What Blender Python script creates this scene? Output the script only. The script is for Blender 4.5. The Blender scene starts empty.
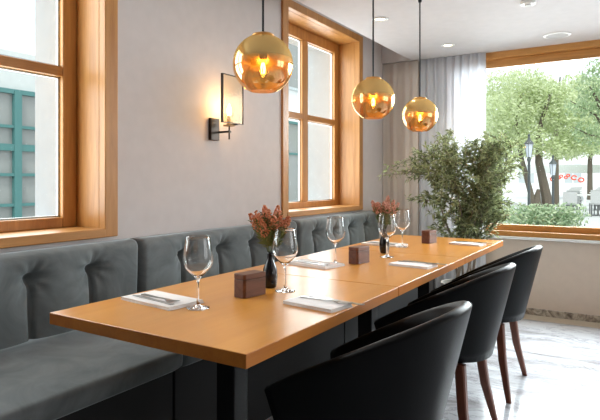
import bpy, bmesh, math, random
from mathutils import Vector, Matrix, noise
random.seed(7)
PI = math.pi
C = bpy.context.scene.collection
# ------------------------------------------------------------------ camera
FPX, HC = 545.0, 1.16
cd = bpy.data.cameras.new('camera'); cam = bpy.data.objects.new('camera', cd); C.objects.link(cam)
cd.sensor_width = 36; cd.lens = 36*FPX/600; cd.shift_y = -30/600; cd.clip_end = 300; cd.clip_start = .02
YAW = math.atan(340/FPX)
cam.location = (0, 0, HC); cam.rotation_euler = (PI/2, 0, YAW-PI/2)
bpy.context.scene.camera = cam
# ------------------------------------------------------------------ light
sc = bpy.context.scene
sc.view_settings.view_transform = 'Standard'; sc.view_settings.look = 'None'
sc.view_settings.gamma = 1; sc.view_settings.use_curve_mapping = False
sc.view_settings.exposure = 0.14
sc.cycles.use_denoising = True
sc.cycles.max_bounces = 10; sc.cycles.diffuse_bounces = 5; sc.cycles.glossy_bounces = 5
sc.cycles.transparent_max_bounces = 24; sc.cycles.transmission_bounces = 10
sc.cycles.sample_clamp_indirect = 6
W = bpy.data.worlds.new('sky'); sc.world = W; W.use_nodes = True
bg = W.node_tree.nodes['Background']; bg.inputs[0].default_value = (.90, .96, 1.0, 1); bg.inputs[1].default_value = 1.5

def area(name, loc, rot, sx, sy, power, col, portal=False, spread=PI):
    l = bpy.data.lights.new(name, 'AREA'); l.shape = 'RECTANGLE'; l.size = sx; l.size_y = sy
    l.energy = power; l.color = col; l.spread = spread
    if portal: l.cycles.is_portal = True
    o = bpy.data.objects.new(name, l); C.objects.link(o); o.location = loc; o.rotation_euler = rot
    return o
# daylight coming in through the far and left windows, plus added right fill
area('daylight_far_window', (5.45, .1, 1.75), (0, PI/2-.42, 0), 1.3, 2.6, 135, (.93, .97, 1), spread=2.0)
area('daylight_near_left_window', (1.11, 2.405, 1.66), (-PI/2, 0, 0), 1.05, 1.35, 24, (.93, .97, 1))
area('daylight_rear_left_window', (3.85, 2.405, 1.66), (-PI/2, 0, 0), 1.05, 1.35, 24, (.93, .97, 1))
area('fill_right_unseen', (3.0, -3.75, 1.45), (PI/2, 0, 0), 2.5, 1.6, 24, (1, .97, .93))  # side fill added to light the room; no windows are in view here

sl = bpy.data.lights.new('sun', 'SUN'); sl.energy = 2.2; sl.angle = .2; sl.color = (1, .97, .90)
so = bpy.data.objects.new('sun', sl); C.objects.link(so); so.rotation_euler = Vector((.5, .3, -.8)).to_track_quat('-Z', 'Y').to_euler()

# ------------------------------------------------------------------ helpers
def link(name, data, parent=None):
    o = bpy.data.objects.new(name, data); C.objects.link(o)
    if parent: o.parent = parent
    return o
def tag(o, label=None, cat=None, group=None, kind=None):
    if label: o['label'] = label
    if cat: o['category'] = cat
    if group: o['group'] = group
    if kind: o['kind'] = kind
    return o
def thing(name, label, cat, loc=(0, 0, 0), rz=0, group=None):
    o = link(name, None); o.location = loc; o.rotation_euler = (0, 0, rz)
    return tag(o, label, cat, group)
def obj(name, bm, m, parent=None, smooth=False, bevel=0, seg=2):
    me = bpy.data.meshes.new(name)
    bmesh.ops.recalc_face_normals(bm, faces=bm.faces)
    bm.to_mesh(me); bm.free()
    for mm in (m if isinstance(m, (list, tuple)) else [m]): me.materials.append(mm)
    if smooth:
        for p in me.polygons: p.use_smooth = True
    o = link(name, me, parent)
    if bevel:
        b = o.modifiers.new('bevel', 'BEVEL'); b.width = bevel; b.segments = seg; b.limit_method = 'ANGLE'
    return o
def struct(name, bm, m, parent=None, **k):
    o = obj(name, bm, m, parent, **k)
    if not parent: o['kind'] = 'structure'
    return o
def copy_tree(o, parent=None):
    c = o.copy(); C.objects.link(c); c.parent = parent
    for ch in list(o.children): copy_tree(ch, c)
    return c
def box(bm, x0, x1, y0, y1, z0, z1, mi=0):
    v = [bm.verts.new(p) for p in ((x0,y0,z0),(x1,y0,z0),(x1,y1,z0),(x0,y1,z0),(x0,y0,z1),(x1,y0,z1),(x1,y1,z1),(x0,y1,z1))]
    for f in ((0,3,2,1),(4,5,6,7),(0,1,5,4),(1,2,6,5),(2,3,7,6),(3,0,4,7)):
        bm.faces.new([v[i] for i in f]).material_index = mi
    return v
def B(*a):
    bm = bmesh.new()
    for t in a: box(bm, *t)
    return bm
def prism(bm, pts, z0, z1):
    a = [bm.verts.new((p[0], p[1], z0)) for p in pts]; b = [bm.verts.new((p[0], p[1], z1)) for p in pts]
    n = len(pts); bm.faces.new(a[::-1]); bm.faces.new(b)
    for i in range(n): bm.faces.new((a[i], a[(i+1) % n], b[(i+1) % n], b[i]))
def lathe(bm, prof, n=32, cx=0, cy=0, cz=0, cap=True):
    rings = []
    for r, z in prof:
        if r < 1e-5: rings.append([bm.verts.new((cx, cy, cz+z))])
        else: rings.append([bm.verts.new((cx+r*math.cos(2*PI*i/n), cy+r*math.sin(2*PI*i/n), cz+z)) for i in range(n)])
    for a, b in zip(rings, rings[1:]):
        for i in range(n):
            j = (i+1) % n
            if len(a) == 1 and len(b) == 1: continue
            if len(a) == 1: bm.faces.new((a[0], b[i], b[j]))
            elif len(b) == 1: bm.faces.new((a[i], a[j], b[0]))
            else: bm.faces.new((a[i], a[j], b[j], b[i]))
    if cap:
        if len(rings[0]) > 1: bm.faces.new(rings[0][::-1])
        if len(rings[-1]) > 1: bm.faces.new(rings[-1])
def tube(bm, pts, rs, n=8):
    pts = [Vector(p) for p in pts]
    if not isinstance(rs, (list, tuple)): rs = [rs]*len(pts)
    rings = []
    for i, p in enumerate(pts):
        d = (pts[min(i+1, len(pts)-1)] - pts[max(i-1, 0)]).normalized()
        ref = Vector((0, 0, 1)) if abs(d.z) < .9 else Vector((1, 0, 0))
        a = d.cross(ref).normalized(); b = d.cross(a)
        rings.append([bm.verts.new(p + (a*math.cos(2*PI*k/n) + b*math.sin(2*PI*k/n))*rs[i]) for k in range(n)])
    for a, b in zip(rings, rings[1:]):
        for k in range(n): bm.faces.new((a[k], a[(k+1) % n], b[(k+1) % n], b[k]))
    bm.faces.new(rings[0][::-1]); bm.faces.new(rings[-1])
def grid(bm, fn, nu, nv):
    g = [[bm.verts.new(fn(i/nu, j/nv)) for j in range(nv+1)] for i in range(nu+1)]
    for i in range(nu):
        for j in range(nv): bm.faces.new((g[i][j], g[i+1][j], g[i+1][j+1], g[i][j+1]))
    return g
def sm(x, a, b):
    t = max(0, min(1, (x-a)/(b-a))); return t*t*(3-2*t)
def at(px, depth):            # a place on the ground outside, by bearing and distance
    x = (px-300)/FPX*depth; s, c = math.sin(YAW), math.cos(YAW)
    return (x*s + depth*c, -x*c + depth*s)

# ------------------------------------------------------------------ materials
def mat(name):
    m = bpy.data.materials.new(name); m.use_nodes = True
    nt = m.node_tree; return m, nt, nt.nodes['Principled BSDF']
def N(nt, t, **k):
    n = nt.nodes.new(t)
    for a, b in k.items():
        if a in n.inputs.keys(): n.inputs[a].default_value = b
        else: setattr(n, a, b)
    return n
def plain(name, col, rough=.5, metal=0, **k):
    m, nt, p = mat(name)
    p.inputs['Base Color'].default_value = (*col, 1); p.inputs['Roughness'].default_value = rough; p.inputs['Metallic'].default_value = metal
    for a, b in k.items(): p.inputs[a.replace('_', ' ')].default_value = b
    # faint surface mottling
    tc = N(nt, 'ShaderNodeTexCoord'); nz = N(nt, 'ShaderNodeTexNoise', Scale=14.0, Detail=3.0)
    nt.links.new(tc.outputs['Object'], nz.inputs['Vector'])
    mx = N(nt, 'ShaderNodeMix', data_type='RGBA'); mx.inputs[6].default_value = (*[c*.93 for c in col], 1); mx.inputs[7].default_value = (*[min(1, c*1.06) for c in col], 1)
    nt.links.new(nz.outputs[0], mx.inputs[0]); nt.links.new(mx.outputs[2], p.inputs['Base Color'])
    return m
def wood(name, c1, c2, rough=.4, axis=0, scale=6, coat=0, spec=.5):
    m, nt, p = mat(name)
    tc = N(nt, 'ShaderNodeTexCoord'); mp = N(nt, 'ShaderNodeMapping')
    s = [scale*3]*3; s[axis] = scale*.22; mp.inputs['Scale'].default_value = s
    nz = N(nt, 'ShaderNodeTexNoise', Scale=1.0, Detail=6.0, Roughness=.6, Distortion=.6)
    n2 = N(nt, 'ShaderNodeTexNoise', Scale=6.0, Detail=4.0, Roughness=.7)
    ad = N(nt, 'ShaderNodeMath', operation='MULTIPLY_ADD'); ad.inputs[1].default_value = .35
    cr = N(nt, 'ShaderNodeValToRGB'); cr.color_ramp.elements[0].position = .42; cr.color_ramp.elements[1].position = .95
    cr.color_ramp.elements[0].color = (*c1, 1); cr.color_ramp.elements[1].color = (*c2, 1)
    L = nt.links.new
    L(tc.outputs['Object'], mp.inputs['Vector']); L(mp.outputs[0], nz.inputs['Vector']); L(mp.outputs[0], n2.inputs['Vector'])
    L(n2.outputs[0], ad.inputs[0]); L(nz.outputs[0], ad.inputs[2]); L(ad.outputs[0], cr.inputs[0]); L(cr.outputs[0], p.inputs['Base Color'])
    p.inputs['Roughness'].default_value = rough; p.inputs['Coat Weight'].default_value = coat; p.inputs['Coat Roughness'].default_value = .25
    p.inputs['Specular IOR Level'].default_value = spec
    return m
M = {}
M['wall'] = plain('wall_plaster', (.60, .56, .55), .9)
M['ceiling'] = plain('ceiling_paint', (.61, .585, .59), .9)
M['farwall'] = plain('beige_paint', (.62, .51, .42), .85)
M['white'] = plain('white_paint', (.80, .82, .83), .6)
M['white_sill'] = plain('white_sill', (.82, .82, .80), .4)
M['table'] = wood('table_oak', (.66, .262, .034), (.76, .345, .060), .30, 0, 5, .2)
M['oak_z'] = wood('window_oak_upright', (.36, .142, .028), (.58, .285, .08), .42, 2, 8, .1)
M['oak_x'] = wood('window_oak_level', (.36, .142, .028), (.58, .285, .08), .42, 0, 8, .1)
M['oak_y'] = wood('window_oak_cross', (.36, .142, .028), (.58, .285, .08), .42, 1, 8, .1)
M['table_edge_shaded'] = wood('table_oak_edge_shaded', (.42, .12, .009), (.56, .20, .02), .4, 0, 5)  # shade of the front edge put into a darker, redder oak
M['walnut'] = wood('walnut', (.085, .028, .014), (.22, .085, .045), .45, 0, 16)
M['legwood'] = wood('chair_leg_wood', (.09, .024, .011), (.20, .06, .028), .4, 2, 10)
M['black_metal'] = plain('black_metal', (.012, .012, .013), .4, .6)
M['bronze'] = plain('dark_bronze', (.035, .026, .02), .4, .8)
M['steel'] = plain('brushed_steel', (.42, .41, .40), .28, 1)
M['napkin'] = plain('white_linen', (.93, .90, .88), .9)
M['vase'] = plain('black_glazed_vase', (.008, .008, .010), .22)
M['stem'] = plain('green_stem', (.10, .13, .045), .7)
M['dryleaf'] = plain('olive_leaf', (.20, .26, .09), .7)
M['plinth'] = plain('charcoal_plinth', (.010, .011, .012), .8)
M['pot'] = plain('stone_pot', (.30, .28, .25), .7)
M['soil'] = plain('soil', (.03, .02, .012), .95)
M['bark'] = plain('bark', (.24, .20, .16), .9)
M['teal'] = plain('teal_frame', (.075, .21, .205), .5)
M['render'] = plain('pale_render', (.62, .64, .63), .8)
M['iron'] = plain('grey_iron', (.07, .08, .085), .5)
M['red'] = plain('red_letters', (.80, .10, .05), .6)
M['pave'] = plain('pale_paving', (.55, .56, .56), .9)
M['cafe'] = plain('pale_rattan', (.50, .50, .50), .7)
M['cafe2'] = plain('dark_rattan', (.17, .17, .17), .7)
M['parasol'] = plain('offwhite_canvas', (.80, .80, .78), .8)
# leather
m, nt, p = mat('black_leather'); M['leather'] = m
p.inputs['Base Color'].default_value = (.004, .0045, .005, 1); p.inputs['Roughness'].default_value = .46; p.inputs['Specular IOR Level'].default_value = .17
nz = N(nt, 'ShaderNodeTexNoise', Scale=160.0, Detail=3.0); bp = N(nt, 'ShaderNodeBump', Strength=.12, Distance=.002)
tc = N(nt, 'ShaderNodeTexCoord'); nt.links.new(tc.outputs['Object'], nz.inputs[0]); nt.links.new(nz.outputs[0], bp.inputs['Height']); nt.links.new(bp.outputs[0], p.inputs['Normal'])
# velvet
m, nt, p = mat('grey_velvet'); M['velvet'] = m
tc = N(nt, 'ShaderNodeTexCoord'); nz = N(nt, 'ShaderNodeTexNoise', Scale=5.0, Detail=5.0, Roughness=.6, Distortion=1.2)
cr = N(nt, 'ShaderNodeValToRGB'); cr.color_ramp.elements[0].color = (.125, .14, .143, 1); cr.color_ramp.elements[1].color = (.215, .238, .243, 1)
cr.color_ramp.elements[0].position = .35; cr.color_ramp.elements[1].position = .7
L = nt.links.new; L(tc.outputs['Object'], nz.inputs[0]); L(nz.outputs[0], cr.inputs[0]); L(cr.outputs[0], p.inputs['Base Color'])
p.inputs['Roughness'].default_value = .75; p.inputs['Sheen Weight'].default_value = .6; p.inputs['Sheen Roughness'].default_value = .35; p.inputs['Sheen Tint'].default_value = (.8, .9, .95, 1)
p.inputs['Specular IOR Level'].default_value = .25
# marble floor
m, nt, p = mat('marble_floor'); M['marble'] = m
tc = N(nt, 'ShaderNodeTexCoord'); mp = N(nt, 'ShaderNodeMapping'); mp.inputs['Scale'].default_value = (1.6, .5, 1); mp.inputs['Rotation'].default_value = (0, 0, .35)
n1 = N(nt, 'ShaderNodeTexNoise', Scale=1.7, Detail=8.0, Roughness=.62, Distortion=1.6)
n2 = N(nt, 'ShaderNodeTexNoise', Scale=3.2, Detail=8.0, Roughness=.7, Distortion=2.2)
c1 = N(nt, 'ShaderNodeValToRGB'); e = c1.color_ramp.elements
e[0].position = .36; e[0].color = (.30, .29, .30, 1); e[1].position = .54; e[1].color = (.56, .58, .62, 1)
c2 = N(nt, 'ShaderNodeValToRGB'); e = c2.color_ramp.elements
e[0].position = .475; e[0].color = (1, 1, 1, 1); e[1].position = .53; e[1].color = (1, 1, 1, 1)
q = e.new(.503); q.color = (.45, .44, .45, 1)
mx = N(nt, 'ShaderNodeMix', data_type='RGBA', blend_type='MULTIPLY'); mx.inputs[0].default_value = .75
L = nt.links.new; L(tc.outputs['Object'], mp.inputs[0]); L(mp.outputs[0], n1.inputs[0]); L(mp.outputs[0], n2.inputs[0]); L(n1.outputs[0], c1.inputs[0]); L(n2.outputs[0], c2.inputs[0])
L(c1.outputs[0], mx.inputs[6]); L(c2.outputs[0], mx.inputs[7]); L(mx.outputs[2], p.inputs['Base Color']); p.inputs['Roughness'].default_value = .16
# baseboard marble
m, nt, p = mat('brown_marble'); M['bmarble'] = m
tc = N(nt, 'ShaderNodeTexCoord'); n1 = N(nt, 'ShaderNodeTexNoise', Scale=9.0, Detail=6.0, Roughness=.7, Distortion=1.5)
c1 = N(nt, 'ShaderNodeValToRGB'); e = c1.color_ramp.elements; e[0].position = .40; e[0].color = (.10, .07, .05, 1); e[1].position = .60; e[1].color = (.50, .43, .35, 1)
L = nt.links.new; L(tc.outputs['Object'], n1.inputs[0]); L(n1.outputs[0], c1.inputs[0]); L(c1.outputs[0], p.inputs['Base Color']); p.inputs['Roughness'].default_value = .3
# glass kinds
m, nt, p = mat('clear_glass'); M['glass'] = m
p.inputs['Base Color'].default_value = (1, 1, 1, 1); p.inputs['Transmission Weight'].default_value = 1; p.inputs['Roughness'].default_value = 0; p.inputs['IOR'].default_value = 1.45
def thin(name, tint, refl, rough=0.02, rcol=(1, 1, 1)):
    m = bpy.data.materials.new(name); m.use_nodes = True; nt = m.node_tree; nt.nodes.clear()
    o = N(nt, 'ShaderNodeOutputMaterial'); t = N(nt, 'ShaderNodeBsdfTransparent'); t.inputs[0].default_value = (*tint, 1)
    g = N(nt, 'ShaderNodeBsdfGlossy'); g.inputs[0].default_value = (*rcol, 1); g.inputs['Roughness'].default_value = rough
    lw = N(nt, 'ShaderNodeLayerWeight'); lw.inputs[0].default_value = .5
    pw = N(nt, 'ShaderNodeMath', operation='POWER'); pw.inputs[1].default_value = 4
    md = N(nt, 'ShaderNodeMath', operation='MULTIPLY_ADD'); md.inputs[1].default_value = refl*2.4; md.inputs[2].default_value = refl*.12
    mx = N(nt, 'ShaderNodeMixShader'); L = nt.links.new
    L(lw.outputs['Facing'], pw.inputs[0]); L(pw.outputs[0], md.inputs[0]); L(md.outputs[0], mx.inputs[0]); L(t.outputs[0], mx.inputs[1]); L(g.outputs[0], mx.inputs[2]); L(mx.outputs[0], o.inputs[0])
    return m
M['pane'] = thin('window_glass', (.96, .985, .98), .08)
M['candleglass'] = thin('amber_tinted_glass', (.99, .93, .82), .10, .1, (1, .9, .7))
# gold globe: mirrored gold above, clear amber below
m = bpy.data.materials.new('gold_mirrored_glass'); m.use_nodes = True; nt = m.node_tree; nt.nodes.clear(); M['globe'] = m
o = N(nt, 'ShaderNodeOutputMaterial'); t = N(nt, 'ShaderNodeBsdfTransparent'); t.inputs[0].default_value = (.86, .70, .38, 1)
g = N(nt, 'ShaderNodeBsdfGlossy'); g.inputs[0].default_value = (.92, .72, .40, 1); g.inputs['Roughness'].default_value = .05
g2 = N(nt, 'ShaderNodeBsdfGlossy'); g2.inputs[0].default_value = (.92, .64, .27, 1); g2.inputs['Roughness'].default_value = .17
d2 = N(nt, 'ShaderNodeBsdfDiffuse'); d2.inputs[0].default_value = (.80, .49, .14, 1)
gm = N(nt, 'ShaderNodeMixShader'); gm.inputs[0].default_value = .35
lw = N(nt, 'ShaderNodeLayerWeight'); lw.inputs[0].default_value = .5; ma = N(nt, 'ShaderNodeMath', operation='MULTIPLY_ADD'); ma.inputs[1].default_value = .7; ma.inputs[2].default_value = .20
mx = N(nt, 'ShaderNodeMixShader'); m2 = N(nt, 'ShaderNodeMixShader')
tc = N(nt, 'ShaderNodeTexCoord'); sp = N(nt, 'ShaderNodeSeparateXYZ'); mr = N(nt, 'ShaderNodeMapRange'); mr.inputs[1].default_value = -.012; mr.inputs[2].default_value = .022
L = nt.links.new
L(lw.outputs['Facing'], ma.inputs[0]); L(ma.outputs[0], mx.inputs[0]); L(t.outputs[0], mx.inputs[1]); L(g.outputs[0], mx.inputs[2])
L(g2.outputs[0], gm.inputs[1]); L(d2.outputs[0], gm.inputs[2])
L(tc.outputs['Object'], sp.inputs[0]); L(sp.outputs[2], mr.inputs[0]); L(mr.outputs[0], m2.inputs[0]); L(mx.outputs[0], m2.inputs[1]); L(gm.outputs[0], m2.inputs[2]); L(m2.outputs[0], o.inputs[0])
# sheer curtain
def cloth(name, col, transp, transl):
    m = bpy.data.materials.new(name); m.use_nodes = True; nt = m.node_tree; nt.nodes.clear()
    o = N(nt, 'ShaderNodeOutputMaterial'); t = N(nt, 'ShaderNodeBsdfTransparent'); d = N(nt, 'ShaderNodeBsdfDiffuse'); l = N(nt, 'ShaderNodeBsdfTranslucent')
    d.inputs[0].default_value = (*col, 1); l.inputs[0].default_value = (*col, 1)
    a = N(nt, 'ShaderNodeMixShader'); a.inputs[0].default_value = transl; b = N(nt, 'ShaderNodeMixShader'); b.inputs[0].default_value = transp
    L = nt.links.new; L(d.outputs[0], a.inputs[1]); L(l.outputs[0], a.inputs[2]); L(a.outputs[0], b.inputs[1]); L(t.outputs[0], b.inputs[2]); L(b.outputs[0], o.inputs[0])
    return m
M['sheer'] = cloth('sheer_voile', (.78, .80, .84), .10, .40)
M['drape'] = cloth('beige_drape', (.74, .68, .63), .0, .15)
def leaf(name, c1, c2, transl=.35):
    m = bpy.data.materials.new(name); m.use_nodes = True; nt = m.node_tree; nt.nodes.clear()
    o = N(nt, 'ShaderNodeOutputMaterial'); d = N(nt, 'ShaderNodeBsdfPrincipled'); l = N(nt, 'ShaderNodeBsdfTranslucent'); d.inputs['Roughness'].default_value = .45
    gi = N(nt, 'ShaderNodeNewGeometry'); cr = N(nt, 'ShaderNodeValToRGB'); cr.color_ramp.elements[0].color = (*c1, 1); cr.color_ramp.elements[1].color = (*c2, 1)
    a = N(nt, 'ShaderNodeMixShader'); a.inputs[0].default_value = transl
    L = nt.links.new; L(gi.outputs['Random Per Island'], cr.inputs[0]); L(cr.outputs[0], d.inputs['Base Color']); L(cr.outputs[0], l.inputs[0]); L(d.outputs[0], a.inputs[1]); L(l.outputs[0], a.inputs[2]); L(a.outputs[0], o.inputs[0])
    return m
M['leaf_in'] = leaf('indoor_leaf', (.075, .105, .035), (.48, .53, .28), .3)
M['leaf_hazed'] = leaf('hazed_tree_leaf', (.46, .54, .26), (.74, .80, .54), .4)  # outdoor leaf colours are paled to put the bright haze into them
M['leaf_mid'] = leaf('mid_tree_leaf', (.28, .40, .20), (.56, .66, .42), .4)
M['leaf_hedge'] = leaf('hedge_leaf', (.18, .30, .15), (.58, .66, .44), .3)
M['blossom'] = leaf('rust_blossom', (.62, .20, .07), (.92, .46, .26), .35)
def emit(name, col, s):
    m = bpy.data.materials.new(name); m.use_nodes = True; nt = m.node_tree; nt.nodes.clear()
    o = N(nt, 'ShaderNodeOutputMaterial'); e = N(nt, 'ShaderNodeEmission'); e.inputs[0].default_value = (*col, 1); e.inputs[1].default_value = s
    nt.links.new(e.outputs[0], o.inputs[0]); return m
M['filament'] = emit('filament', (1, .62, .22), 30)
M['bulbglow'] = emit('frosted_bulb', (1, .66, .26), 5)
M['candle_glow'] = emit('candle_bulb', (1, .74, .42), 14)
M['spot_glow'] = emit('downlight_lens', (1, .86, .6), 5)
M['outbark'] = plain('tree_bark', (.13, .105, .08), .9)
M['paleglass'] = plain('pale_window_glass', (.50, .54, .56), .2)
M['shopglass'] = plain('shop_glass', (.30, .31, .30), .08)

# ------------------------------------------------------------------ setting
VW, UF = 2.15, 5.04            # left wall plane, far wall plane
U0, V0 = -3.5, -3.5
struct('floor', B((U0, UF, V0, VW, -.1, 0)), M['marble'])
# left wall with two deep openings
def wall_left():
    bm = bmesh.new(); top = 2.75
    for v0, v1, ins, zb, zt in ((VW, 2.42, 0, .90, 2.43), (2.42, 2.66, .05, .94, 2.38)):
        a0, a1, b0, b1 = .50+ins, 1.72-ins, 3.24+ins, 4.46-ins
        box(bm, U0, a0, v0, v1, 0, top); box(bm, a1, b0, v0, v1, 0, top); box(bm, b1, UF+.3, v0, v1, 0, top)
        for s, e in ((a0, a1), (b0, b1)): box(bm, s, e, v0, v1, 0, zb); box(bm, s, e, v0, v1, zt, top)
    return bm
wl = struct('wall_left', wall_left(), [M['wall'], plain('cool_white_render', (.84, .88, .91), .8)])
for p in wl.data.polygons:
    if p.center.y > 2.425: p.material_index = 1
# far wall
fw = B((UF, UF+.3, 1.55, VW, 0, 2.75), (UF, UF+.3, V0, 1.55, 0, .66), (UF, UF+.3, V0, 1.55, 2.32, 2.75), (UF, UF+.3, V0, -1.2, .66, 2.32))
struct('wall_far', fw, M['farwall'])
struct('wall_back', B((U0-.2, U0, V0, 2.6, 0, 2.75)), plain('bounce_cutting_dark', (.06, .045, .035), .6))  # unseen wall, coloured dark to cut bounce light on the table front
struct('wall_right', B((U0-.2, UF+.3, V0-.2, V0, 0, .6), (U0-.2, UF+.3, V0-.2, V0, 2.25, 2.75), (U0-.2, 1.6, V0-.2, V0, .6, 2.25), (4.4, UF+.3, V0-.2, V0, .6, 2.25), (2.95, 3.05, V0-.2, V0, .6, 2.25)), M['farwall'])
struct('ceiling', B((U0, UF, V0, 1.85, 2.30, 2.75), (U0, UF, 1.85, VW, 2.70, 2.75), (4.955, UF, 1.85, VW, 2.30, 2.70)), M['ceiling'])
struct('baseboard_far', B((UF-.018, UF, V0, 2.1, 0, .058)), M['bmarble'], bevel=.003)
struct('trim_floor_border', B((UF-.19, UF-.02, V0, 2.1, 0, .003)), plain('beige_marble_strip', (.50, .43, .34), .3))

def left_window(name, a, b):                     # a..b inner edges of the casing
    root = tag(link(name, None), kind='structure')
    root.location = ((a+b)/2, VW, 0); r = (a-b)/2; R_ = -r
    zb, zt = .932, 2.40
    obj('casing', B((R_, R_+.075, -.016, .03, .89, zt+.06), (r-.075, r, -.016, .03, .89, zt+.06), (r+.0, R_, -.016, .03, zt+.0, zt+.06)), M['oak_z'], root, bevel=.004)
    obj('lining', B((R_, R_+.028, .0305, .262, zb, zt), (r-.028, r, .0305, .262, zb, zt), (r, R_, .0305, .262, zt, zt+.028)), M['oak_z'], root)
    obj('sill', B((r-.02, R_+.0, -.022, .262, .89, zb)), M['oak_x'], root, bevel=.004)
    o = obj('window_frame', B((r, r+.076, .195, .245, zb, zt), (R_-.076, R_, .195, .245, zb, zt), (r+.076, R_-.076, .195, .245, zb, zb+.05), (r+.076, R_-.076, .195, .245, zt-.09, zt)), M['oak_z'], root, bevel=.005)
    obj('mullion', B((-.045, .045, .2, .24, zb+.05, zt-.09)), M['oak_z'], root, bevel=.005)
    obj('transom', B((r+.076, -.045, .196, .244, 1.655, 1.703), (.045, R_-.076, .196, .244, 1.655, 1.703)), M['oak_x'], root, bevel=.005)
    g = B()
    for x0, x1 in ((r+.08, -.04), (.04, R_-.08)):
        for z0, z1 in ((zb+.045, 1.66), (1.70, zt-.085)): box(g, x0, x1, .218, .222, z0, z1)
    obj('window_pane', g, M['pane'], root)
    sp = B()
    for x0, x1 in ((r+.076, -.045), (.045, R_-.076)):
        for z0, z1 in ((zb+.05, 1.655), (1.703, zt-.09)):
            box(sp, x0, x0+.008, .223, .236, z0, z1); box(sp, x1-.008, x1, .223, .236, z0, z1)
            box(sp, x0+.008, x1-.008, .223, .236, z0, z0+.008); box(sp, x0+.008, x1-.008, .223, .236, z1-.008, z1)
    obj('glass_spacer', sp, M['steel'], root)
left_window('window_1', .53, 1.69)
left_window('window_2', 3.27, 4.43)
# big far window
w3 = tag(link('window_3', None), kind='structure'); w3.location = (UF, 0, 0)
obj('frame_head', B((-.005, .16, -1.2, 1.55, 2.245, 2.32)), M['oak_y'], w3, bevel=.004)
obj('frame_side', B((-.005, .16, 1.49, 1.55, .70, 2.245)), M['oak_z'], w3, bevel=.004)
obj('frame_side', B((-.005, .16, -1.2, -1.14, .70, 2.245)), M['oak_z'], w3, bevel=.004)
obj('frame_foot', B((-.012, .16, -1.2, 1.55, .668, .712)), M['oak_y'], w3, bevel=.004)
sash = obj('sash', B((.055, .115, -1.14, 1.49, .712, .765), (.055, .115, -1.14, 1.49, 2.17, 2.245), (.055, .115, 1.42, 1.49, .765, 2.17), (.055, .115, -1.14, -1.07, .765, 2.17)), M['oak_y'], w3, bevel=.004)
obj('window_pane', B((.083, .088, -1.08, 1.43, .76, 2.175)), M['pane'], w3)
obj('sill', B((-.035, .06, -1.25, 1.6, .645, .667)), M['white_sill'], w3, bevel=.003)

# curtains
def curtain(name, label, v0, v1, m, u, amp, folds, seed):
    bm = bmesh.new(); rnd = random.Random(seed); ph = [rnd.uniform(0, 6) for _ in range(4)]
    def f(a, b):
        v = v0 + (v1-v0)*a
        w = math.sin(2*PI*folds*a + ph[0] + .6*math.sin(5*a+ph[1])) * .7 + math.sin(2*PI*folds*1.9*a + ph[2])*.3
        return (u + amp*w*(.75+.25*b), v, .02 + 2.277*b)
    grid(bm, f, 220, 12)
    o = obj(name, bm, m, smooth=True)
    s = o.modifiers.new('s', 'SOLIDIFY'); s.thickness = .0012
    return tag(o, label, 'curtain')
curtain('curtain', 'sheer white floor-length curtain half drawn over the large end window', 1.165, 1.78, M['sheer'], 4.985, .013, 9, 3)
curtain('curtain', 'beige gathered drape hanging in the corner beside the sheer white curtain', 1.785, 2.146, M['drape'], 4.985, .009, 3, 5)

# ------------------------------------------------------------------ banquette
bq = thing('banquette', 'long grey velvet banquette with tufted back along the left wall', 'bench', (0, 0, 0))
SEAT_Z, SF, BF = .515, 1.475, 2.05
def back_mod(u0, u1, dims):
    z0, z1 = .50, .872
    g = .004; u0 += g; u1 -= g
    def f(a, b):
        u = u0+(u1-u0)*a; z = z0+(z1-z0)*b
        e = min(u-u0, u1-u); r = .035
        er = 1 - math.sqrt(max(0, 1-(1-min(1, e/r))**2))            # rounded ends
        t = z1 - z; tr = 1 - math.sqrt(max(0, 1-(1-min(1, t/.045))**2))
        d = .0
        zd = .765
        for du in dims:
            wob = .006*math.sin((zd-z)*14)
            x = u-du+wob
            if z < zd+.02: d += .026*math.exp(-(x/.010)**2)*sm(zd+.02-z, 0, .04) + .016*math.exp(-(x/.06)**2)
            rr = math.hypot(u-du, (z-zd)*1.1)
            d += .034*math.exp(-(rr/.028)**2) + .024*math.exp(-(rr/.075)**2)
            ang = math.atan2(z-zd, u-du)
            if rr < .2: d += .0035*math.sin(ang*9+du*7)*math.exp(-((rr-.05)/.045)**2)
            # soft diagonal pull towards the top edge
            d += .006*math.exp(-((u-du)/.02)**2)*sm(z, zd, zd+.05)*(1-sm(z, zd+.05, zd+.10))
        d += .003*noise.noise(Vector((u*6, z*9, 1)))
        y = BF + .045*er + .04*tr + d + .012*(1-b) - .0
        return (u - (0), y, z)
    bm = bmesh.new(); n = int((u1-u0)/.009); gr = grid(bm, f, n, 44)
    # body behind the padded face
    def loop_to(y, verts): return [bm.verts.new((v.co.x, y, v.co.z)) for v in verts]
    edge = [gr[i][0] for i in range(n+1)] + [gr[n][j] for j in range(1, 45)] + [gr[i][44] for i in range(n-1, -1, -1)] + [gr[0][j] for j in range(43, 0, -1)]
    back = loop_to(VW-.004, edge)
    for i in range(len(edge)):
        j = (i+1) % len(edge); bm.faces.new((edge[i], edge[j], back[j], back[i]))
    bm.faces.new(back)
    return obj('backrest', bm, M['velvet'], bq, smooth=True)
back_mod(-1.04, .40, [-.75, -.46, -.17, .12])
back_mod(.40, 1.84, [.71, 1.00, 1.29, 1.58])
back_mod(1.84, 3.28, [2.15, 2.46, 2.77, 3.03])
back_mod(3.28, 4.72, [3.55, 3.86, 4.14, 4.44])
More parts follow.
